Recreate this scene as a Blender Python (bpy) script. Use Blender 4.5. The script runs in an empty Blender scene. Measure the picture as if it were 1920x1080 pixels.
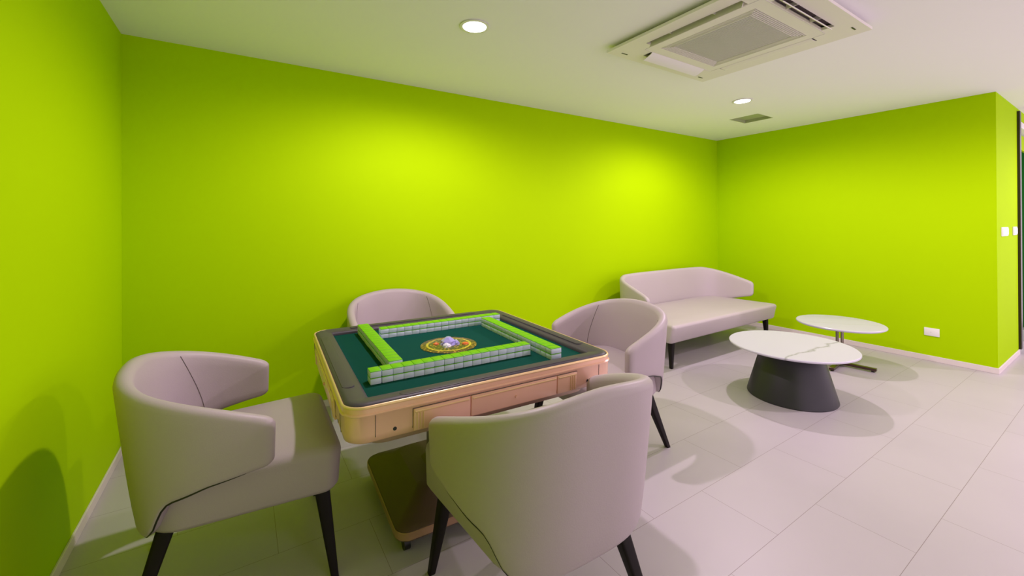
import bpy, bmesh, math, random
from mathutils import Vector, Matrix
random.seed(7)
PI = math.pi
S = bpy.context.scene
COL = S.collection

# ------------------------------------------------------------------ camera
def make_camera():
    cx, cy, cz = 0.5843, -3.2254, 1.3021
    yaw, pitch, roll = 0.5733, 0.0027, -0.0047
    F = Vector((math.sin(yaw)*math.cos(pitch), math.cos(yaw)*math.cos(pitch), math.sin(pitch)))
    R = Vector((math.cos(yaw), -math.sin(yaw), 0))
    U = R.cross(F)
    R2 = R*math.cos(roll) + U*math.sin(roll)
    U2 = -R*math.sin(roll) + U*math.cos(roll)
    cam = bpy.data.cameras.new('camera')
    cam.sensor_width = 36
    cam.sensor_fit = 'HORIZONTAL'
    cam.lens = 782.0/1920*36
    cam.shift_y = (416.0-540)/1920
    cam.clip_start = 0.05
    o = bpy.data.objects.new('camera', cam)
    COL.objects.link(o)
    m = Matrix((( R2.x, U2.x, -F.x, cx), (R2.y, U2.y, -F.y, cy), (R2.z, U2.z, -F.z, cz), (0, 0, 0, 1)))
    o.matrix_world = m
    S.camera = o
make_camera()

# ------------------------------------------------------------------ world, exposure
W = bpy.data.worlds.new('world'); S.world = W
W.use_nodes = True
bg = W.node_tree.nodes['Background']
bg.inputs[0].default_value = (1.0, 0.80, 0.93, 1)
bg.inputs[1].default_value = 1.6
S.view_settings.view_transform = 'Standard'
S.view_settings.look = 'None'
S.view_settings.gamma = 1
S.view_settings.use_curve_mapping = False
S.view_settings.exposure = 0.0
LAMP_POWER = 89
LAMP_COLOR = (1.0, 0.79, 0.96)

# ------------------------------------------------------------------ materials
def mat(name, col, rough=0.5, metal=0.0, noise=0.0, nscale=8, bump=0.0, bscale=60, spec=0.5, coat=0.0, sheen=0.0):
    m = bpy.data.materials.new(name); m.use_nodes = True
    nt = m.node_tree; b = nt.nodes['Principled BSDF']
    b.inputs['Base Color'].default_value = (*col, 1)
    b.inputs['Roughness'].default_value = rough
    b.inputs['Metallic'].default_value = metal
    b.inputs['Specular IOR Level'].default_value = spec
    b.inputs['Coat Weight'].default_value = coat
    b.inputs['Sheen Weight'].default_value = sheen
    tc = nt.nodes.new('ShaderNodeTexCoord')
    if noise > 0:
        n = nt.nodes.new('ShaderNodeTexNoise'); n.inputs['Scale'].default_value = nscale
        n.inputs['Detail'].default_value = 4
        nt.links.new(tc.outputs['Object'], n.inputs['Vector'])
        r = nt.nodes.new('ShaderNodeValToRGB')
        r.color_ramp.elements[0].color = (*[c*(1-noise) for c in col], 1)
        r.color_ramp.elements[1].color = (*[min(1, c*(1+noise)) for c in col], 1)
        nt.links.new(n.outputs['Fac'], r.inputs['Fac'])
        nt.links.new(r.outputs['Color'], b.inputs['Base Color'])
    if bump > 0:
        n = nt.nodes.new('ShaderNodeTexNoise'); n.inputs['Scale'].default_value = bscale
        nt.links.new(tc.outputs['Object'], n.inputs['Vector'])
        bp = nt.nodes.new('ShaderNodeBump'); bp.inputs['Strength'].default_value = bump
        bp.inputs['Distance'].default_value = 0.002
        nt.links.new(n.outputs['Fac'], bp.inputs['Height'])
        nt.links.new(bp.outputs['Normal'], b.inputs['Normal'])
    return m

M = {}
M['wall'] = mat('lime_paint', (0.42, 0.68, 0.0005), 0.7, noise=0.015, nscale=2, bump=0.08, bscale=180, spec=0.03)
M['ceiling'] = mat('ceiling_paint', (0.95, 0.94, 0.97), 0.8, noise=0.01, nscale=1.5, spec=0.2)
M['base'] = mat('skirting_tile', (0.78, 0.70, 0.68), 0.4)
M['white'] = mat('white_plastic', (0.85, 0.83, 0.82), 0.4)
M['ac'] = mat('unit_plastic', (0.84, 0.80, 0.76), 0.45)
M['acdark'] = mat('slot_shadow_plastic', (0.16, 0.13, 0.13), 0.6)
M['acmid'] = mat('trough_plastic', (0.38, 0.34, 0.33), 0.6)
M['grille'] = mat('grille_plastic', (0.72, 0.68, 0.69), 0.5)
M['black'] = mat('black_plastic', (0.008, 0.008, 0.008), 0.4)
M['hatch'] = mat('hatch_panel', (0.40, 0.44, 0.26), 0.7)
M['leather'] = mat('mauve_grey_leatherette', (0.46, 0.39, 0.415), 0.45, noise=0.02, nscale=5, bump=0.15, bscale=260, spec=0.35)
M['sofa'] = mat('sofa_leatherette', (0.51, 0.45, 0.46), 0.45, noise=0.02, nscale=5, bump=0.15, bscale=260, spec=0.35)
M['seam'] = mat('seam_thread', (0.10, 0.075, 0.08), 0.8)
M['leg'] = mat('dark_stained_wood', (0.010, 0.007, 0.007), 0.5, noise=0.3, nscale=30, spec=0.2)
M['gold'] = mat('rose_gold_paint', (0.90, 0.54, 0.39), 0.32, metal=0.05, spec=0.6, coat=0.3)
M['goldtrim'] = mat('champagne_gold_trim', (0.90, 0.62, 0.34), 0.34, metal=0.35)
M['under'] = mat('chassis_enamel', (0.55, 0.37, 0.28), 0.4, metal=0.1)
M['basemat'] = mat('bronze_base_enamel', (0.12, 0.075, 0.05), 0.5, metal=0.1)
M['bandgold'] = mat('dull_bronze_gold', (0.42, 0.24, 0.15), 0.4, metal=0.2)
M['border'] = mat('charcoal_border_plastic', (0.060, 0.048, 0.062), 0.45, spec=0.3)
M['felt'] = mat('green_felt', (0.002, 0.060, 0.042), 0.95, noise=0.08, nscale=200, bump=0.3, bscale=700, spec=0.1)
M['tileg'] = mat('tile_green_back', (0.14, 0.50, 0.012), 0.3)
M['tilew'] = mat('tile_white_face', (0.72, 0.80, 0.95), 0.3)
M['crystal'] = mat('violet_crystal', (0.42, 0.36, 0.85), 0.08, spec=0.9, coat=0.6)
M['crystalw'] = mat('pale_crystal', (0.85, 0.83, 0.95), 0.08, spec=0.9, coat=0.6)
M['orange'] = mat('orange_crystal', (0.75, 0.16, 0.04), 0.15, spec=0.8)
M['charcoal'] = mat('charcoal_metal', (0.032, 0.031, 0.036), 0.42, metal=0.3, noise=0.05)
M['bronze'] = mat('brown_bronze_metal', (0.10, 0.062, 0.048), 0.28, metal=0.8)
M['chrome'] = mat('dark_chrome', (0.30, 0.26, 0.22), 0.15, metal=1.0)
M['doorgreen'] = mat('dark_green_glass', (0.010, 0.085, 0.012), 0.6, spec=0.0)
M['rail'] = mat('grey_green_rail', (0.22, 0.32, 0.22), 0.4)
M['jamb'] = mat('dark_brown_jamb', (0.018, 0.008, 0.004), 0.3)

def emis(name, col, st):
    m = bpy.data.materials.new(name); m.use_nodes = True
    b = m.node_tree.nodes['Principled BSDF']
    b.inputs['Base Color'].default_value = (*col, 1)
    b.inputs['Emission Color'].default_value = (*col, 1)
    b.inputs['Emission Strength'].default_value = st
    return m
M['lamp'] = emis('lamp_diffuser', (1, 0.98, 0.97), 12)

def floor_mat():
    m = bpy.data.materials.new('floor_tile'); m.use_nodes = True
    nt = m.node_tree; b = nt.nodes['Principled BSDF']; L = nt.links
    tc = nt.nodes.new('ShaderNodeTexCoord')
    mp = nt.nodes.new('ShaderNodeMapping'); mp.inputs['Location'].default_value = (0.0+7, 1.676+6.86, 0)
    L.new(tc.outputs['Object'], mp.inputs['Vector'])
    br = nt.nodes.new('ShaderNodeTexBrick')
    br.inputs['Scale'].default_value = 1; br.inputs['Brick Width'].default_value = 0.70
    br.inputs['Row Height'].default_value = 0.343; br.inputs['Mortar Size'].default_value = 0.0011
    br.inputs['Mortar Smooth'].default_value = 0.3
    br.inputs['Color1'].default_value = (0.515, 0.475, 0.495, 1)
    br.inputs['Color2'].default_value = (0.505, 0.467, 0.487, 1)
    br.inputs['Mortar'].default_value = (0.27, 0.22, 0.22, 1)
    L.new(mp.outputs['Vector'], br.inputs['Vector'])
    n = nt.nodes.new('ShaderNodeTexNoise'); n.inputs['Scale'].default_value = 1.6; n.inputs['Detail'].default_value = 6
    L.new(tc.outputs['Object'], n.inputs['Vector'])
    mx = nt.nodes.new('ShaderNodeMix'); mx.data_type = 'RGBA'; mx.blend_type = 'MULTIPLY'
    r = nt.nodes.new('ShaderNodeValToRGB')
    r.color_ramp.elements[0].color = (0.94, 0.94, 0.94, 1); r.color_ramp.elements[0].position = .3
    r.color_ramp.elements[1].color = (1, 1, 1, 1); r.color_ramp.elements[1].position = .6
    L.new(n.outputs['Fac'], r.inputs['Fac'])
    mx.inputs[0].default_value = 1
    L.new(br.outputs['Color'], mx.inputs[6]); L.new(r.outputs['Color'], mx.inputs[7])
    L.new(mx.outputs[2], b.inputs['Base Color'])
    b.inputs['Roughness'].default_value = 0.38
    b.inputs['Specular IOR Level'].default_value = 0.35
    return m
M['floor'] = floor_mat()

def marble_mat(name, seed, pos, vein, off):
    m = bpy.data.materials.new(name); m.use_nodes = True
    nt = m.node_tree; b = nt.nodes['Principled BSDF']; L = nt.links
    def math_(op, a, b_=None):
        n_ = nt.nodes.new('ShaderNodeMath'); n_.operation = op
        for k, v in enumerate((a, b_)):
            if v is None: continue
            if isinstance(v, (int, float)): n_.inputs[k].default_value = v
            else: L.new(v, n_.inputs[k])
        return n_.outputs[0]
    tc = nt.nodes.new('ShaderNodeTexCoord')
    sp = nt.nodes.new('ShaderNodeSeparateXYZ'); L.new(tc.outputs['Object'], sp.inputs[0])
    n = nt.nodes.new('ShaderNodeTexNoise'); n.inputs['Scale'].default_value = 7; n.inputs['Detail'].default_value = 5
    mp = nt.nodes.new('ShaderNodeMapping'); mp.inputs['Location'].default_value = (seed, seed*.3, 0)
    L.new(tc.outputs['Object'], mp.inputs['Vector']); L.new(mp.outputs['Vector'], n.inputs['Vector'])
    wob = math_('MULTIPLY', math_('SUBTRACT', n.outputs['Fac'], .5), .16)
    # signed distance to one long wavering vein
    d = math_('ADD', math_('ADD', math_('MULTIPLY', sp.outputs['X'], math.cos(pos)), math_('MULTIPLY', sp.outputs['Y'], math.sin(pos))), wob)
    d = math_('ABSOLUTE', math_('ADD', d, off))
    r = nt.nodes.new('ShaderNodeValToRGB'); e = r.color_ramp.elements
    e[0].position = 0; e[0].color = vein; e[1].position = .014; e[1].color = (0.60, 0.575, 0.68, 1)
    L.new(d, r.inputs['Fac'])
    L.new(r.outputs['Color'], b.inputs['Base Color'])
    b.inputs['Roughness'].default_value = 0.25
    return m
M['marble'] = marble_mat('veined_white_marble', 3.0, 1.50, (.36, .35, .38, 1), .15)
M['marble2'] = marble_mat('plain_white_marble', 9.0, .6, (.545, .54, .57, 1), .05)

def emblem_mat():
    m = bpy.data.materials.new('printed_emblem'); m.use_nodes = True
    nt = m.node_tree; b = nt.nodes['Principled BSDF']; L = nt.links
    tc = nt.nodes.new('ShaderNodeTexCoord')
    ln = nt.nodes.new('ShaderNodeVectorMath'); ln.operation = 'LENGTH'
    mp = nt.nodes.new('ShaderNodeMapping'); mp.inputs['Scale'].default_value = (1, 1, 0)
    L.new(tc.outputs['Object'], mp.inputs['Vector']); L.new(mp.outputs['Vector'], ln.inputs[0])
    r = nt.nodes.new('ShaderNodeValToRGB'); r.color_ramp.interpolation = 'LINEAR'
    mul = nt.nodes.new('ShaderNodeMath'); mul.operation = 'MULTIPLY'; mul.inputs[1].default_value = 1/0.15
    L.new(ln.outputs['Value'], mul.inputs[0]); L.new(mul.outputs[0], r.inputs['Fac'])
    e = r.color_ramp.elements
    e[0].position = 0; e[0].color = (.10, .10, .02, 1)
    e[1].position = 1; e[1].color = (.06, .045, .02, 1)
    for p, c in ((.60, (.05, .06, .02)), (.63, (.05, .06, .02)), (.66, (.50, .42, .04)), (.70, (.50, .42, .04)), (.73, (.04, .03, .01)),
                 (.80, (.10, .05, .02)), (.90, (.09, .06, .02))):
        k = e.new(p); k.color = (*c, 1)
    v = nt.nodes.new('ShaderNodeTexVoronoi'); v.inputs['Scale'].default_value = 70
    L.new(tc.outputs['Object'], v.inputs['Vector'])
    r2 = nt.nodes.new('ShaderNodeValToRGB'); f = r2.color_ramp.elements
    f[0].position = .15; f[0].color = (.75, .45, .05, 1); f[1].position = .45; f[1].color = (0, 0, 0, 1)
    L.new(v.outputs['Distance'], r2.inputs['Fac'])
    mx = nt.nodes.new('ShaderNodeMix'); mx.data_type = 'RGBA'; mx.blend_type = 'ADD'; mx.inputs[0].default_value = .6
    L.new(r.outputs['Color'], mx.inputs[6]); L.new(r2.outputs['Color'], mx.inputs[7])
    L.new(mx.outputs[2], b.inputs['Base Color'])
    b.inputs['Roughness'].default_value = .3
    return m
M['emblem'] = emblem_mat()

# ------------------------------------------------------------------ mesh helpers
def finish(name, bm, m, parent=None, loc=(0, 0, 0), smooth=True, angle=35, sub=0):
    bmesh.ops.recalc_face_normals(bm, faces=bm.faces)
    if smooth:
        for f in bm.faces: f.smooth = True
        if not sub:
            for e in bm.edges:
                if len(e.link_faces) == 2 and e.calc_face_angle(0) > math.radians(angle): e.smooth = False
    me = bpy.data.meshes.new(name); bm.to_mesh(me); bm.free()
    for mm in (m if isinstance(m, (list, tuple)) else [m]): me.materials.append(mm)
    o = bpy.data.objects.new(name, me); COL.objects.link(o)
    o.location = loc
    if parent is not None: o.parent = parent
    if sub:
        s = o.modifiers.new('sub', 'SUBSURF'); s.levels = sub; s.render_levels = sub
    return o
def struct(o): o['kind'] = 'structure'; return o
def tag(o, label, cat, group=None):
    o['label'] = label; o['category'] = cat
    if group: o['group'] = group
    return o
def thing(name, label, cat, loc=(0, 0, 0), rz=0, group=None):
    o = bpy.data.objects.new(name, None); COL.objects.link(o)
    o.empty_display_size = .1
    o.location = loc; o.rotation_euler = (0, 0, rz)
    return tag(o, label, cat, group)
def box(bm, x0, x1, y0, y1, z0, z1, bev=0, seg=2):
    r = bmesh.ops.create_cube(bm, size=1)
    vs = r['verts']
    for v in vs:
        v.co = Vector(((x0+x1)/2+v.co.x*(x1-x0), (y0+y1)/2+v.co.y*(y1-y0), (z0+z1)/2+v.co.z*(z1-z0)))
    if bev > 0:
        es = list({e for v in vs for e in v.link_edges})
        bmesh.ops.bevel(bm, geom=es, offset=bev, segments=seg, profile=.5, affect='EDGES')
    return vs
def BM(): return bmesh.new()
def loft(bm, loops, cap0=True, cap1=True, closed=True):
    vv = [[bm.verts.new(p) for p in lp] for lp in loops]
    n = len(vv[0])
    for a, b in zip(vv[:-1], vv[1:]):
        for i in range(n if closed else n-1):
            j = (i+1) % n
            bm.faces.new((a[i], a[j], b[j], b[i]))
    if cap0: bm.faces.new(vv[0][::-1])
    if cap1: bm.faces.new(vv[-1])
    return vv
def lathe(bm, prof, seg=64, c=(0, 0)):
    loft(bm, [[(c[0]+r*math.cos(2*PI*i/seg), c[1]+r*math.sin(2*PI*i/seg), z) for i in range(seg)] for r, z in prof])
def tube(bm, pts, r, seg=8):
    loops = []
    for k, p in enumerate(pts):
        p = Vector(p)
        a = Vector(pts[max(0, k-1)]); b = Vector(pts[min(len(pts)-1, k+1)])
        t = (b-a).normalized()
        u = t.orthogonal().normalized() if k == 0 else (pu - t*pu.dot(t)).normalized()
        pu = u; w = t.cross(u)
        rr = r[k] if isinstance(r, (list, tuple)) else r
        loops.append([p+(u*math.cos(2*PI*i/seg)+w*math.sin(2*PI*i/seg))*rr for i in range(seg)])
    loft(bm, loops)
def rrect(hx, hy, r, seg=6, z=0, cx=0, cy=0):
    pts = []
    for k, (sx, sy) in enumerate(((1, 1), (-1, 1), (-1, -1), (1, -1))):
        for i in range(seg+1):
            a = k*PI/2 + i/seg*PI/2
            pts.append((cx+sx*(hx-r)+r*math.cos(a), cy+sy*(hy-r)+r*math.sin(a), z))
    return pts
def plate_holes(bm, xs, ys, holes, z0, z1):
    """slab over the grid of cuts, leaving the listed cells open"""
    nx, ny = len(xs)-1, len(ys)-1
    cell = lambda i, j: 0 <= i < nx and 0 <= j < ny and (i, j) not in holes
    cache = {}
    def V(i, j, z):
        k = (i, j, z)
        if k not in cache: cache[k] = bm.verts.new((xs[i], ys[j], z))
        return cache[k]
    for i in range(nx):
        for j in range(ny):
            if not cell(i, j): continue
            bm.faces.new((V(i, j, z0), V(i+1, j, z0), V(i+1, j+1, z0), V(i, j+1, z0)))
            bm.faces.new((V(i, j, z1), V(i+1, j, z1), V(i+1, j+1, z1), V(i, j+1, z1)))
            if not cell(i-1, j): bm.faces.new((V(i, j, z0), V(i, j+1, z0), V(i, j+1, z1), V(i, j, z1)))
            if not cell(i+1, j): bm.faces.new((V(i+1, j, z0), V(i+1, j+1, z0), V(i+1, j+1, z1), V(i+1, j, z1)))
            if not cell(i, j-1): bm.faces.new((V(i, j, z0), V(i+1, j, z0), V(i+1, j, z1), V(i, j, z1)))
            if not cell(i, j+1): bm.faces.new((V(i, j+1, z0), V(i+1, j+1, z0), V(i+1, j+1, z1), V(i, j+1, z1)))
def copy_tree(o, parent=None):
    c = o.copy(); COL.objects.link(c)
    if parent is not None: c.parent = parent
    for ch in list(o.children): copy_tree(ch, c)
    return c
def interp(x, tab):
    if x <= tab[0][0]: return tab[0][1]
    for (a, va), (b, vb) in zip(tab[:-1], tab[1:]):
        if x <= b:
            t = (x-a)/(b-a); return va+(vb-va)*t
    return tab[-1][1]

# ------------------------------------------------------------------ the room
H = 2.4; XW = 5.966; YR = -2.483; XD = 6.95; XE = 9.0; YF = -5.6
bm = BM(); box(bm, -.1, XE, YF, .1, -.1, 0)
struct(finish('floor', bm, M['floor'], smooth=False))
bm = BM()
plate_holes(bm, [-.1, 4.975, 5.285, XE], [YF, -1.03, -.735, .1], [(1, 1)], H, H+.12)
struct(finish('ceiling', bm, M['ceiling'], smooth=False))
bm = BM(); box(bm, -.1, 0, YF, .1, 0, H)
struct(finish('wall_left', bm, M['wall'], smooth=False))
bm = BM(); box(bm, 0, XW+.1, 0, .1, 0, H)
struct(finish('wall_back', bm, M['wall'], smooth=False))
bm = BM(); box(bm, 0, 1.1, -4.1, -4.0, 0, H)  # unseen stub wall, added and sized to cut fill light on the left
struct(finish('wall_fill_blocker', bm, M['wall'], smooth=False))
bm = BM(); box(bm, XW, XD, YR, 0, 0, H)
struct(finish('wall_right', bm, M['wall'], smooth=False))
bm = BM(); box(bm, XD, XE, YR, YR+.1, 2.30, H)
struct(finish('wall_lintel', bm, M['wall'], smooth=False))
bh, bt = .05, .009
bm = BM(); box(bm, 0, bt, YF, 0, 0, bh, .002, 1)
struct(finish('baseboard_left', bm, M['base']))
bm = BM(); box(bm, bt, XW, -bt, 0, 0, bh, .002, 1)
struct(finish('baseboard_back', bm, M['base']))
bm = BM(); box(bm, XW-bt, XW, YR-bt, -bt, 0, bh, .002, 1)
struct(finish('baseboard_right', bm, M['base']))
bm = BM(); box(bm, XW, XD, YR-bt, YR, 0, bh, .002, 1)
struct(finish('baseboard_return', bm, M['base']))
# glazed partition / door past the return wall
bm = BM(); box(bm, XD-.02, XD+.05, YR-.02, YR+.1, 0.05, 2.37, .003, 1)
struct(finish('trim_1', bm, M['jamb']))
bm = BM(); box(bm, XD+.12, XE, YR+.07, YR+.09, .12, 2.06)
dr = struct(finish('door_1', bm, M['doorgreen'], smooth=False))
bm = BM(); box(bm, XD+.12, XE, YR+.05, YR+.1, .0, .12, .002, 1)
finish('bottom_rail', bm, M['rail'], dr)
bm = BM(); box(bm, XD+.05, XD+.12, YR+.055, YR+.1, 0.0, 2.24, .002, 1)
finish('door_stile', bm, M['doorgreen'], dr)
bm = BM(); box(bm, XD+.12, XE, YR+.05, YR+.1, 2.06, 2.22, .002, 1)
finish('green_transom', bm, M['wall'], dr)
bm = BM(); box(bm, XD+.05, XE, YR+.0, YR+.1, 2.24, 2.30, .002, 1)
struct(finish('trim_2', bm, M['white']))

# ------------------------------------------------------------------ recessed downlights
def downlight(x, y, label):
    t = thing('downlight', label, 'ceiling light', (x, y, H), 0, 'round recessed downlights')
    bm = BM()
    prof = [(.075, .0), (.082, -.002), (.083, -.005), (.078, -.007), (.066, -.006), (.060, -.001)]
    seg = 48
    vv = loft(bm, [[(r*math.cos(2*PI*i/seg), r*math.sin(2*PI*i/seg), z) for i in range(seg)] for r, z in prof], False, False)
    finish('trim_ring', bm, M['white'], t)
    bm = BM(); lathe(bm, [(.068, -.0005), (.068, -.004), (.05, -.009), (.001, -.013)], 48)
    finish('diffuser', bm, M['lamp'], t)
    L = bpy.data.lights.new('downlight_lamp', 'SPOT')
    L.energy = LAMP_POWER; L.color = LAMP_COLOR; L.shadow_soft_size = .035
    L.spot_size = math.radians(176); L.spot_blend = 0.5
    lo = bpy.data.objects.new('lamp', L); COL.objects.link(lo)
    lo.parent = t; lo.location = (0, 0, -.035)
    return t
for x, y, s in ((1.673, -1.165, 'bright round recessed downlight in the ceiling above the mahjong table'),
                (4.393, -1.187, 'bright round recessed downlight between the ceiling air unit and the small hatch'),

                (4.393, -3.25, 'round recessed downlight in the ceiling right of the viewer'),
                (7.1, -3.95, 'round recessed downlight in the ceiling near the dark green door')):
    downlight(x, y, s)

# ------------------------------------------------------------------ ceiling air unit
def air_unit():
    t = thing('ceiling_air_conditioner', 'square cream cassette air conditioner with grey grille set in the ceiling', 'air conditioner', (3.0, -1.87, H))
    h = .505
    xs = [-.485, -.41, -.325, .325, .40, .485]; ys = xs
    holes = {(1, 2), (2, 1), (2, 3), (3, 2)}
    bm = BM()
    plate_holes(bm, [-h, -.41, -.35, -.28, .28, .35, .41, h], [-h, -.41, -.35, -.28, .28, .35, .41, h],
                {(1, 3), (3, 1), (3, 5), (5, 3)} | {(3, 3)}, -.04, -.024)
    # soft outer lip up to the ceiling
    loft(bm, [rrect(h, h, .001, 2, -.024), rrect(h-.045, h-.045, .001, 2, 0)], False, False)
    finish('fascia_panel', bm, M['ac'], t, smooth=False)
    # grooves around the middle panel
    bm = BM()
    for s in (-1, 1):
        box(bm, -.34, .34, s*.345-.0015, s*.345+.0015, -.0412, -.0395)
        box(bm, s*.345-.0015, s*.345+.0015, -.34, .34, -.0412, -.0395)
    # outer shadow gap
    finish('panel_groove', bm, M['grille'], t, smooth=False)
    # intake grille: dark backing, fine slats
    bm = BM(); box(bm, -.28, .28, -.28, .28, -.016, -.012)
    finish('grille_backing', bm, M['acmid'], t, smooth=False)
    bm = BM()
    n = 40
    for i in range(n):
        x = -.28+.56*(i+.5)/n
        vs = box(bm, x-.0042, x+.0042, -.279, .279, -.0385, -.030)
        for v in vs:
            v.co.x += (v.co.z+.034)*.6
    for y in (-.14, 0, .14): box(bm, -.28, .28, y-.0015, y+.0015, -.034, -.026)
    finish('intake_grille', bm, M['grille'], t, smooth=False)
    bm = BM()
    for a in range(6):
        r = .279-.0105*a
        for s in (-1, 1):
            box(bm, -r, r, s*r-.0012, s*r+.0012, -.0405, -.037); box(bm, s*r-.0012, s*r+.0012, -r, r, -.0405, -.037)
    finish('grille_rim', bm, M['ac'], t, smooth=False)
    # four air outlets: dark trough and a swinging vane
    for k, ang in enumerate((0, 90, 180, 270)):
        R = Matrix.Rotation(math.radians(ang), 4, 'Z')   # 0: +y (towards back wall)
        bm = BM()
        box(bm, -.285, .285, .345, .415, -.014, -.010)
        bmesh.ops.transform(bm, matrix=R, verts=bm.verts)
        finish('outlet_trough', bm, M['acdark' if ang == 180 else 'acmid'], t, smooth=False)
        bm = BM()
        tilt = {0: -20, 90: -75, 180: -50, 270: 0}[ang]
        L_ = []
        for i in range(7):
            q = (-.032+.064*i/6)*(1.2 if ang == 0 else 1)
            L_.append((q, -.004*(1-(i/3-1)**2)))
        loops = []
        for x in (-.272, .272):
            loops.append([(x, a, b) for a, b in L_] + [(x, a, b+.004) for a, b in L_[::-1]])
        loft(bm, loops)
        bmesh.ops.transform(bm, matrix=Matrix.Translation((0, .38, {0: -.054, 270: -.040}.get(ang, -.034))) @ Matrix.Rotation(math.radians(tilt), 4, 'X'), verts=bm.verts)
        bmesh.ops.transform(bm, matrix=R, verts=bm.verts)
        finish('air_vane', bm, M['white'] if ang == 0 else M['ac'], t)
        for x in (-.13, .13):
            bm = BM(); box(bm, x-.002, x+.002, .352, .408, -.036, -.014)
            bmesh.ops.transform(bm, matrix=R, verts=bm.verts)
            finish('vane_bracket', bm, M['ac'], t, smooth=False)
    for x, y in ((-.40, .455), (.40, .455), (.40, -.455), (-.40, -.455)):
        bm = BM(); box(bm, x-.025, x+.025, y-.004, y+.004, -.0415, -.039)
        finish('corner_slot', bm, M['black'], t, smooth=False)
air_unit()

def hatch():
    t = thing('ceiling_hatch', 'small rectangular olive recessed hatch in the ceiling near the far corner', 'ceiling vent', (5.13, -.8825, H))
    bm = BM(); box(bm, -.154, .154, -.1465, .1465, .028, .034)
    finish('hatch_panel', bm, M['hatch'], t, smooth=False)
    bm = BM()
    plate_holes(bm, [-.1555, -.147, .147, .1555], [-.148, -.139, .139, .148], {(1, 1)}, -.001, .035)
    finish('hatch_frame', bm, M['hatch'], t, smooth=False)
hatch()

# ------------------------------------------------------------------ switches and socket
def switch(x0, x1, z0, z1, label, gangs):
    t = thing('light_switch', label, 'light switch', ((x0+x1)/2, YR, (z0+z1)/2), 0, 'white switches on the return wall')
    w, h = (x1-x0)/2, (z1-z0)/2
    bm = BM(); box(bm, -w, w, -.009, 0, -h, h, .003, 2)
    finish('switch_plate', bm, M['white'], t)
    for g in range(gangs):
        a = -w+.012+(2*w-.024)*g/gangs; b = -w+.012+(2*w-.024)*(g+1)/gangs
        bm = BM(); box(bm, a+.002, b-.002, -.013, -.009, -h+.012, h-.012, .0015, 1)
        finish('rocker', bm, M['white'], t)
switch(6.13, 6.40, 1.165, 1.245, 'wider white switch plate on the return wall, nearer the room corner', 3)
switch(6.66, 6.84, 1.165, 1.245, 'narrower white switch plate on the return wall, beside the dark door jamb', 2)
t = thing('wall_socket', 'white wall socket low on the right green wall', 'socket', (XW, -2.08, .27), 0)
bm = BM(); box(bm, -.009, 0, -.052, .052, -.037, .037, .003, 2); finish('socket_plate', bm, M['white'], t)
bm = BM(); tube(bm, [(-.0105, .005, 0), (-.008, .005, 0)], .005, 12); finish('socket_hole', bm, M['grille'], t)

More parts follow.
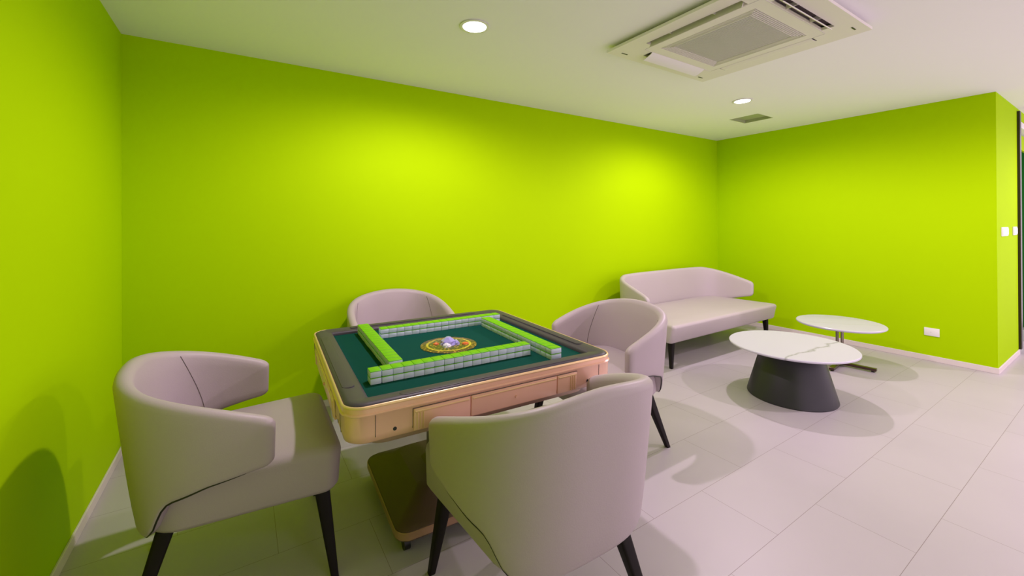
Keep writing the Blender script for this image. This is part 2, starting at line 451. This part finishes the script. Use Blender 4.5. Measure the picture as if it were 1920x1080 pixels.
# ------------------------------------------------------------------ tub chair / sofa shell
def shell_bm(p):
    hw, db, a, zt, zl, zb, zq, n, th = (p[k] for k in ('hw', 'db', 'a', 'zt', 'zl', 'zb', 'zq', 'n', 'th'))
    # plan curve sampled evenly
    raw = []
    K = 1200
    for i in range(K+1):
        ang = (-1+2*i/K)*PI/2
        c = abs(math.cos(ang))**(2/n); s = math.copysign(abs(math.sin(ang))**(2/n), math.sin(ang))
        raw.append(Vector((a-(a+db)*c, hw*s + p.get('flare', 0)*math.copysign(max(0, (a-(a+db)*c+db)/(a+db)-.4)**1.5, s)*(abs(s) > .2), 0)))
    cum = [0]
    for q, w in zip(raw[:-1], raw[1:]): cum.append(cum[-1]+(w-q).length)
    Lt = cum[-1]
    def at(s):
        d = (s+1)/2*Lt
        lo, hi = 0, K
        while hi-lo > 1:
            m_ = (lo+hi)//2
            if cum[m_] <= d: lo = m_
            else: hi = m_
        t = (d-cum[lo])/max(1e-9, cum[hi]-cum[lo])
        return raw[lo].lerp(raw[hi], t)
    N = p.get('N', 64)
    end = p.get('end', .035)/(Lt/2)
    ss = [-1+2*i/N for i in range(N+1)]
    ss = [s for s in ss if abs(s) < 1-end*1.02]
    tips = [1-end, 1-end*.62, 1-end*.30, 1-end*.08, 1]
    ss = [-x for x in tips[::-1]] + ss + tips
    loops = []
    flat = p.get('flat', 0)
    info = []
    for s in ss:
        P = at(s); A = at(max(-1, s-.01)); B = at(min(1, s+.01))
        T = (B-A).normalized(); Nn = Vector((-T.y, T.x, 0))      # inward
        if Nn.dot(Vector((p.get('cx', 0), 0, 0))-P) < 0: Nn = -Nn
        u = max(0, (abs(s)-flat)/(1-flat))
        ztp = zb-(zb-zt)*u**p.get('tp', 1.7)
        zbt = interp(P.x, p['bottom'])
        # round tip
        e = max(0, (abs(s)-(1-end))/end)
        k = math.sqrt(max(0, 1-e*e*.96))
        cut = p.get('cut', .02)*(1-k)
        thk = th*(.45+.55*k)
        hi, lo = ztp-cut, zbt+cut
        off0 = (th-thk)/2
        rr = thk/2
        pts = []
        def ptn(off, z):
            f = (z-zq)/(zb-zq)
            sc = p.get('lean', .90) + (1-p.get('lean', .90))*min(1, f)**.8 if f > 0 else p.get('lean', .90)
            q = P + Nn*(off0+off)
            return Vector((p.get('cx', 0)+(q.x-p.get('cx', 0))*sc, q.y*(1-(1-sc)*p.get('yk', .35)), z))
        nz = 7
        br = min(p.get('brad', .05), (hi-lo)*.3)
        # outer, going up
        pts.append(ptn(br*.45, lo)); pts.append(ptn(br*.12, lo+br*.35)); pts.append(ptn(0, lo+br))
        for i in range(1, nz): pts.append(ptn(0, lo+br+(hi-rr-lo-br)*i/nz))
        for i in range(0, 7):
            an = PI*i/6
            pts.append(ptn(rr-rr*math.cos(an), hi-rr+rr*math.sin(an)))
        for i in range(nz-1, 0, -1): pts.append(ptn(thk, lo+.01+(hi-rr-lo-.01)*i/nz))
        pts.append(ptn(thk, lo+.012)); pts.append(ptn(thk*.85, lo))
        loops.append(pts); info.append((s, P, Nn, hi, lo))
    bm = BM(); loft(bm, loops)
    return bm, info

LEG = lambda top, foot, r0, r1: None
def leg_bm(tx, ty, tz, fx, fy, r0, r1):
    bm = BM()
    loops = []
    for k in range(5):
        t = k/4
        r = r0+(r1-r0)*t
        cx_, cy_, z = tx+(fx-tx)*t, ty+(fy-ty)*t, tz*(1-t)
        loops.append([(x, y, z) for x, y, _ in rrect(r, r, r*.45, 4, 0, cx_, cy_)])
    loft(bm, loops)
    return bm

def seat_bm(x0, x1, hw0, hw1, z0, z1, r, bev, crown=.008, backr=.12, lean=0.0):
    """rounded cushion block; plan narrows from the front (x1, hw1) to the back (x0, hw0)"""
    def outline(ins, z, k=0):
        pts = []
        cs = [(x1-ins-k, hw1-ins, r), (x0+ins, hw0-ins, backr), (x0+ins, -(hw0-ins), backr), (x1-ins-k, -(hw1-ins), r)]
        for i, (x, y, rad) in enumerate(cs):
            a0 = i*PI/2
            sx = 1 if i in (0, 3) else -1; sy = 1 if i < 2 else -1
            rad = max(.012, min(rad-ins*.6, abs(y)-.01))
            for j in range(9):
                a = a0+j/8*PI/2
                pts.append((x-sx*rad+rad*math.cos(a), y-sy*rad+rad*math.sin(a), z))
        return pts
    bm = BM(); loops = []
    loops.append(outline(bev*.9, z0, lean)); loops.append(outline(bev*.3, z0+bev*.12, lean)); loops.append(outline(0, z0+bev*.6, lean*.9))
    loops.append(outline(0, (z0+z1)/2, lean*.45)); loops.append(outline(0, z1-bev, 0))
    for j in range(1, 5):
        a = j/4*PI/2
        loops.append(outline(bev*(1-math.cos(a)), z1-bev+bev*math.sin(a)))
    loops.append(outline(bev+.05, z1+crown*.6)); loops.append(outline(bev+.11, z1+crown))
    loft(bm, loops)
    return bm

CH = dict(hw=.368, db=.372, a=.088, zt=.658, zl=.513, zb=.822, zq=.324, n=3.0, th=.052, lean=.835, brad=.016,
          bottom=[(-.352, .322), (-.315, .33), (-.285, .365), (-.258, .42), (-.228, .453), (-.115, .487), (0, .502), (.088, .512)])
def make_chair(label):
    t = thing('tub_chair', label, 'chair', group='tub chairs around the mahjong table')
    bm, info = shell_bm(CH)
    sh = finish('backrest', bm, M['leather'], t, angle=60)
    for sgn in (-1, 1):
        pts = []
        for i in range(18):
            t_ = i/17
            want = sgn*(.60-.13*t_**1.6)
            k = min(range(len(info)-1), key=lambda k_: abs((info[k_][0]+info[k_+1][0])/2-want))
            a_, b_ = info[k], info[k+1]
            w_ = (want-a_[0])/(b_[0]-a_[0])
            P = a_[1].lerp(b_[1], w_); Nn = a_[2].lerp(b_[2], w_).normalized(); hi = a_[3]+(b_[3]-a_[3])*w_
            z = .50+(hi-.020-.50)*t_
            f = (z-CH['zq'])/(CH['zb']-CH['zq']); sc = CH['lean']+(1-CH['lean'])*f**.8
            q = P+Nn*(CH['th']+.0002)
            pts.append((q.x*sc, q.y*(1-(1-sc)*.35), z))
        bm = BM(); tube(bm, pts, .0011, 6)
        finish('seam', bm, M['seam'], sh)
    for sgn in (-1, 1):
        pts = []
        for s, P, Nn, hi, lo in info:
            if s*sgn < .30 or P.x > .02: continue
            f = max(0, (lo-CH['zq'])/(CH['zb']-CH['zq'])); sc = CH['lean']+(1-CH['lean'])*f**.8
            q = P+Nn*.007
            pts.append((q.x*sc, q.y*(1-(1-sc)*.35), lo+.0005))
        n_ = len(pts)
        bm = BM(); tube(bm, pts, [.0008+.0030*math.sin(PI*min(1, (k_+.5)/n_)) for k_ in range(n_)], 8)
        finish('edge_gap_shade', bm, M['black'], sh)  # black tube painting in the crease shade between shell edge and seat
    bm = seat_bm(-.285, .302, .268, .301, .325, .493, .052, .034, crown=.014, backr=.13, lean=.01)
    finish('seat', bm, M['leather'], t, angle=60)
    for sx, sy in ((1, 1), (1, -1), (-1, 1), (-1, -1)):
        if sx > 0: bm = leg_bm(.235, sy*.222, .336, .275, sy*.275, .027, .013)
        else: bm = leg_bm(-.215, sy*.175, .336, -.318, sy*.245, .027, .013)
        finish('leg', bm, M['leg'], t)
    return t
chair = make_chair('mauve grey tub chair at left end of the mahjong table, beside left wall')
poses = [(.597, -1.287, -.017, None),
         (1.440, -2.032, 1.546, 'mauve grey tub chair nearest the viewer, its back turned to us'),
         (2.352, -1.409, 3.071, 'mauve grey tub chair at right side of the table, facing left'),
         (1.519, -.40, -1.57, 'mauve grey tub chair behind the table, against the long green wall')]
for (x, y, r, lb), zs in zip(poses, (1.0, 1.02, .985, .98)):
    c = chair if lb is None else copy_tree(chair)
    c.location = (x, y, 0); c.rotation_euler = (0, 0, r); c.scale = (1, 1, zs)
    if lb: c['label'] = lb

# ------------------------------------------------------------------ sofa (local +x is its front)
def make_sofa():
    t = thing('sofa', 'light taupe two-seat sofa with curved back against the long green wall', 'sofa', (4.62, -.5, 0), -PI/2)
    P = dict(hw=.895, db=.385, a=.19, zt=.605, zl=.455, zb=.755, zq=.235, n=4.2, th=.05, lean=.95, yk=.35, brad=.02, N=110, flat=.52, tp=1.4,
             flare=.10, cut=.035, bottom=[(-.32, .235), (-.22, .27), (-.16, .34), (-.1, .375), (0, .405), (.12, .435), (.19, .45)])
    bm, info = shell_bm(P)
    finish('backrest', bm, M['sofa'], t, angle=60)
    bm = seat_bm(-.32, .45, .84, .905, .235, .40, .03, .028, crown=.012, backr=.1, lean=.03)
    finish('seat', bm, M['sofa'], t, angle=60)
    for sx, sy in ((1, 1), (1, -1), (-1, 1), (-1, -1)):
        bm = leg_bm(sx*.33+.03, sy*.82, .245, sx*.34+.03, sy*.835, .026, .014)
        finish('leg', bm, M['leg'], t)
make_sofa()

# ------------------------------------------------------------------ coffee tables
t = thing('coffee_table', 'round white marble coffee table on a dark conical drum base', 'table', (4.04, -1.725, 0))
bm = BM(); lathe(bm, [(.345, .358), (.393, .362), (.411, .370), (.411, .378), (.406, .382), (.2, .382), (.01, .382)], 96)
finish('tabletop', bm, M['marble'], t, angle=30)
bm = BM(); lathe(bm, [(.20, 0), (.287, 0), (.290, .006), (.288, .014), (.194, .352), (.19, .3575), (.1, .3575)], 96)
finish('drum_base', bm, M['charcoal'], t, angle=30)
t = thing('side_table', 'round white side table on thin rods and a brown cross base', 'table', (5.13, -1.655, 0), .10)
bm = BM(); lathe(bm, [(.29, .366), (.318, .368), (.328, .376), (.328, .383), (.324, .387), (.2, .387), (.01, .387)], 96)
finish('tabletop', bm, M['marble2'], t, angle=30)
for k in range(4):
    bm = BM(); box(bm, -.0, .255, -.019, .019, .012, .034, .002, 1)
    bmesh.ops.transform(bm, matrix=Matrix.Rotation(k*PI/2, 4, 'Z'), verts=bm.verts)
    finish('foot_bar', bm, M['bronze'], t)
for k in range(4):
    x, y = .23*math.cos(k*PI/2), .23*math.sin(k*PI/2)
    bm = BM(); tube(bm, [(x, y, 0), (x, y, .013)], .012, 12)
    finish('glide', bm, M['black'], t)
for k in range(4):
    x, y = .026*math.cos(k*PI/2+PI/4), .026*math.sin(k*PI/2+PI/4)
    bm = BM(); tube(bm, [(x, y, .03), (x, y, .356)], .0075, 12)
    finish('rod', bm, M['chrome'], t)
bm = BM()
for k in range(4):
    vs = box(bm, 0, .19, -.012, .012, .352, .3665, .001, 1)
b2 = BM()
for k in range(4):
    b3 = BM(); box(b3, 0, .19, -.012, .012, .352, .3662)
    bmesh.ops.transform(b3, matrix=Matrix.Rotation(k*PI/2, 4, 'Z'), verts=b3.verts)
    me_ = bpy.data.meshes.new('tmp'); b3.to_mesh(me_); b3.free(); b2.from_mesh(me_); bpy.data.meshes.remove(me_)
bm.free()
finish('top_bracket', b2, M['bronze'], t, smooth=False)

# ------------------------------------------------------------------ mahjong table
TX, TY, TR, TZ = 1.411, -1.382, -.05, .742
FH = .459                                   # half side of the felt
OH = .55                                   # half side outside
def rot4(bm_fn):
    for k in range(4): yield k, Matrix.Rotation(k*PI/2, 4, 'Z')
def mahjong_table():
    t = thing('mahjong_table', 'rose gold square automatic mahjong table with green felt top and charcoal border', 'table', (TX, TY, 0), TR)
    bm = BM(); box(bm, -FH-.012, FH+.012, -FH-.012, FH+.012, TZ-.030, TZ-.022)
    finish('felt', bm, M['felt'], t, smooth=False)
    # charcoal border ring
    bm = BM()
    fz = TZ-.022
    prof = [(OH-.012, .060, TZ-.03), (OH-.010, .062, TZ-.010), (OH-.014, .06, TZ-.003), (OH-.028, .052, TZ+.001), (OH-.052, .03, TZ-.001),
            (FH+.012, .012, TZ-.005), (FH+.004, .006, TZ-.008), (FH, .004, TZ-.014), (FH, .004, fz-.004)]
    loft(bm, [rrect(h, h, r, 8, z) for h, r, z in prof], False, False)
    finish('border', bm, M['border'], t, angle=50)
    # gold trim lip
    bm = BM()
    prof = [(OH-.011, .062, TZ-.012), (OH-.011, .062, TZ-.006), (OH-.009, .064, TZ-.0035), (OH-.005, .068, TZ-.0045), (OH-.003, .069, TZ-.008), (OH-.003, .069, TZ-.010),
            (OH-.004, .068, TZ-.012), (OH-.011, .062, TZ-.012)]
    loft(bm, [rrect(h, h, r, 10, z) for h, r, z in prof], False, False)
    finish('trim_lip', bm, M['goldtrim'], t, angle=50)
    # apron body
    bm = BM()
    prof = [(OH-.03, .05, TZ-.040), (OH-.016, .06, TZ-.018), (OH-.005, .068, TZ-.0115), (OH-.005, .068, TZ-.026), (OH+.0005, .072, TZ-.029), (OH+.0005, .072, TZ-.032), (OH-.004, .070, TZ-.036),
            (OH-.006, .068, TZ-.095), (OH-.012, .064, TZ-.118), (OH-.022, .058, TZ-.125), (OH-.10, .03, TZ-.125)]
    loft(bm, [rrect(h, h, r, 10, z) for h, r, z in prof], True, True)
    finish('apron', bm, M['gold'], t, angle=50)
    ap = t.children[-1]
    for k in range(4):
        Rm = Matrix.Rotation(k*PI/2, 4, 'Z')
        yo = -(OH-.004)
        # fascia drawers: two ribbed side panels and one centre panel
        for nm, x0, x1 in (('side_drawer', -.335, -.135), ('centre_drawer', -.131, .235), ('side_drawer', .239, .335)):
            bm = BM(); box(bm, x0, x1, yo-.006, yo+.004, TZ-.114, TZ-.042, .003, 2)
            vs = [v for v in bm.verts]
            for v in vs:
                v.co.y += (TZ-.05-v.co.z)*.06
            bmesh.ops.transform(bm, matrix=Rm, verts=bm.verts)
            d = finish(nm, bm, M['gold'], t)
            bm = BM(); box(bm, x0+.004, x1-.004, yo-.0085, yo-.003, TZ-.054, TZ-.048, .0015, 1)
            bmesh.ops.transform(bm, matrix=Rm, verts=bm.verts)
            finish('gold_strip', bm, M['goldtrim'], d)
            bm = BM(); box(bm, x0-.001, x1+.001, yo-.0016, yo+.004, TZ-.0418, TZ-.0400)
            bmesh.ops.transform(bm, matrix=Rm, verts=bm.verts)
            finish('slot', bm, M['seam'], d, smooth=False)
            if nm == 'side_drawer':
                bm = BM()
                for j in range(3):
                    xx = (x0+.012+j*.010) if x0 < 0 else (x1-.012-j*.010)
                    vs = box(bm, xx-.0022, xx+.0022, yo-.0085, yo-.001, TZ-.110, TZ-.055, .001, 1)
                for v in bm.verts: v.co.y += (TZ-.05-v.co.z)*.06
                bmesh.ops.transform(bm, matrix=Rm, verts=bm.verts)
                finish('rib', bm, M['goldtrim'], d)
            else:
                bm = BM(); tube(bm, [(.05, yo-.010, TZ-.082), (.05, yo+.002, TZ-.082)], .006, 14)
                bmesh.ops.transform(bm, matrix=Rm, verts=bm.verts)
                finish('knob', bm, M['gold'], d)
        for xa, w_, ztop in ((-.455, .0008, .040), (.455, .0008, .040), (-.3372, .0007, .046), (.3372, .0007, .046)):
            bm = BM(); box(bm, xa-w_, xa+w_, yo-.0008, yo+.006, TZ-.104, TZ-ztop+.006)
            for v in bm.verts: v.co.y += (TZ-.05-v.co.z)*.05
            bmesh.ops.transform(bm, matrix=Rm, verts=bm.verts)
            finish('panel_joint', bm, M['seam'], ap, smooth=False)
        for sx in (-1, 1):
            bm = BM(); tube(bm, [(sx*.395, yo+.0012, TZ-.092), (sx*.395, yo+.010, TZ-.092)], .0062, 16)
            bmesh.ops.transform(bm, matrix=Rm, verts=bm.verts)
            finish('bolt_hole', bm, M['black'], ap)
        # curved handrest on the border
        bm = BM()
        yb = -(OH-.044)
        loft(bm, [rrect(.37, .021, .020, 8, TZ-.003, 0, yb), rrect(.369, .020, .019, 8, TZ+.0015, 0, yb), rrect(.366, .0175, .017, 8, TZ+.0022, 0, yb)])
        bmesh.ops.transform(bm, matrix=Rm, verts=bm.verts)
        finish('score_tray_lid', bm, M['border'], t, angle=50)
    # chassis under the apron
    bm = BM()
    prof = [(.478, .05, TZ-.124), (.468, .05, TZ-.150), (.455, .05, TZ-.172), (.442, .05, TZ-.180)]
    loft(bm, [rrect(h, h, r, 8, z) for h, r, z in prof])
    finish('chassis', bm, M['under'], t, angle=50)
    bm = BM()
    loft(bm, [rrect(.12, .12, .04, 6, .17), rrect(.09, .09, .03, 6, .20), rrect(.09, .09, .03, 6, TZ-.21), rrect(.14, .14, .04, 6, TZ-.179)])
    finish('column', bm, M['basemat'], t)
    ox, oy = .0, .04
    bm = BM()
    prof = [(.305, .05, .058), (.315, .055, .066), (.315, .055, .105), (.300, .05, .115), (.22, .05, .150), (.19, .05, .175), (.16, .04, .178)]
    loft(bm, [rrect(h, h, r, 8, z, ox, oy) for h, r, z in prof])
    finish('base', bm, M['basemat'], t, angle=30)
    bm = BM()
    prof = [(.316, .055, .070), (.319, .058, .073), (.319, .058, .098), (.316, .055, .101)]
    loft(bm, [rrect(h, h, r, 8, z, ox, oy) for h, r, z in prof], False, False)
    finish('base_band', bm, M['bandgold'], t, angle=30)
    for sx in (-1, 1):
        for sy in (-1, 1):
            bm = BM(); x, y = ox+sx*.27, oy+sy*.255
            tube(bm, [(x-.012, y, .028), (x+.012, y, .028)], .028, 20)
            box(bm, x-.018, x+.018, y-.012, y+.012, .036, .062, .003, 1)
            finish('caster', bm, M['black'], t)
    # centre dial
    bm = BM(); lathe(bm, [(.133, fz-.001), (.133, fz+.002), (.127, fz+.004), (.01, fz+.004)], 64)
    o = finish('centre_dial', bm, M['emblem'], t, angle=30)
    def gem(x, y, r, h, m, nm, sides=6, rot=0.):
        x, y, r, h = x*1.2, y*1.2, r*1.22, h*1.15
        bm = BM()
        L0 = [(x+r*math.cos(rot+2*PI*i/sides), y+r*math.sin(rot+2*PI*i/sides), fz+.003) for i in range(sides)]
        L1 = [(x+r*.8*math.cos(rot+.3+2*PI*i/sides), y+r*.8*math.sin(rot+.3+2*PI*i/sides), fz+.003+h*.5) for i in range(sides)]
        L2 = [(x+r*.25*math.cos(rot+2*PI*i/sides), y+r*.25*math.sin(rot+2*PI*i/sides), fz+.003+h) for i in range(sides)]
        loft(bm, [L0, L1, L2])
        finish(nm, bm, m, o, smooth=False)
    gem(.0, .005, .036, .030, M['crystal'], 'dice_dome', 6, .2)
    gem(-.018, -.022, .020, .014, M['crystalw'], 'crystal', 5, .6)
    gem(.028, -.012, .016, .016, M['crystal'], 'crystal', 5, .1)
    gem(.036, .012, .010, .012, M['crystalw'], 'crystal', 5, .9)
    gem(.060, -.026, .017, .008, M['orange'], 'orange_button', 6, 0)
    gem(-.044, .026, .014, .008, M['orange'], 'orange_button', 6, .4)
    return fz
fz = mahjong_table()

# ------------------------------------------------------------------ mahjong tiles
TW, TD, TH = .0395, .053, .0238
bm = BM(); box(bm, -TW/2, TW/2, -TD/2, TD/2, 0, TH*.93, .0022, 2)
tile = finish('mahjong_tile', bm, M['tilew'])
bm = BM(); box(bm, -TW/2, TW/2, -TD/2, TD/2, TH*.84, TH, .0018, 2)
back = finish('green_back', bm, M['tileg'], tile)
NAMES = ['first', 'second', 'third', 'fourth', 'fifth', 'sixth', 'seventh', 'eighth', 'ninth', 'tenth', 'eleventh', 'twelfth',
         'thirteenth', 'fourteenth', 'fifteenth', 'sixteenth', 'seventeenth']
rows = [('nearest row', 'left', 0, -.085, -.300),
        ('right-hand row', 'near end', PI/2, -.092, -.318),
        ('farthest row', 'right', PI, -.085, -.302),
        ('left-hand row', 'far end', -PI/2, -.097, -.314)]
pitch = .0401
first = True
Mt = Matrix.Translation((TX, TY, 0)) @ Matrix.Rotation(TR, 4, 'Z')
for rn, fr, ang, sh, dist in rows:
    for lay in (0, 1):
        for i in range(17):
            o = tile if first else copy_tree(tile)
            first = False
            jx = random.uniform(-.0003, .0003); jy = random.uniform(-.0008, .0008)
            if i == 0: jx -= .0012
            lx = sh+(i-8)*pitch+jx; ly = dist+jy
            Mx = Mt @ Matrix.Rotation(ang, 4, 'Z') @ Matrix.Translation((lx, ly, fz+.0002+lay*(TH+.0006)))
            o.location = Mx.to_translation(); o.rotation_euler = Mx.to_euler()
            o['label'] = 'green-backed white mahjong tile, %s from %s, %s layer of the %s' % (NAMES[i], fr if fr in ('near end', 'far end') else fr, 'upper' if lay else 'lower', rn)
            o['category'] = 'mahjong tile'; o['group'] = 'mahjong tiles stacked in walls on the felt'
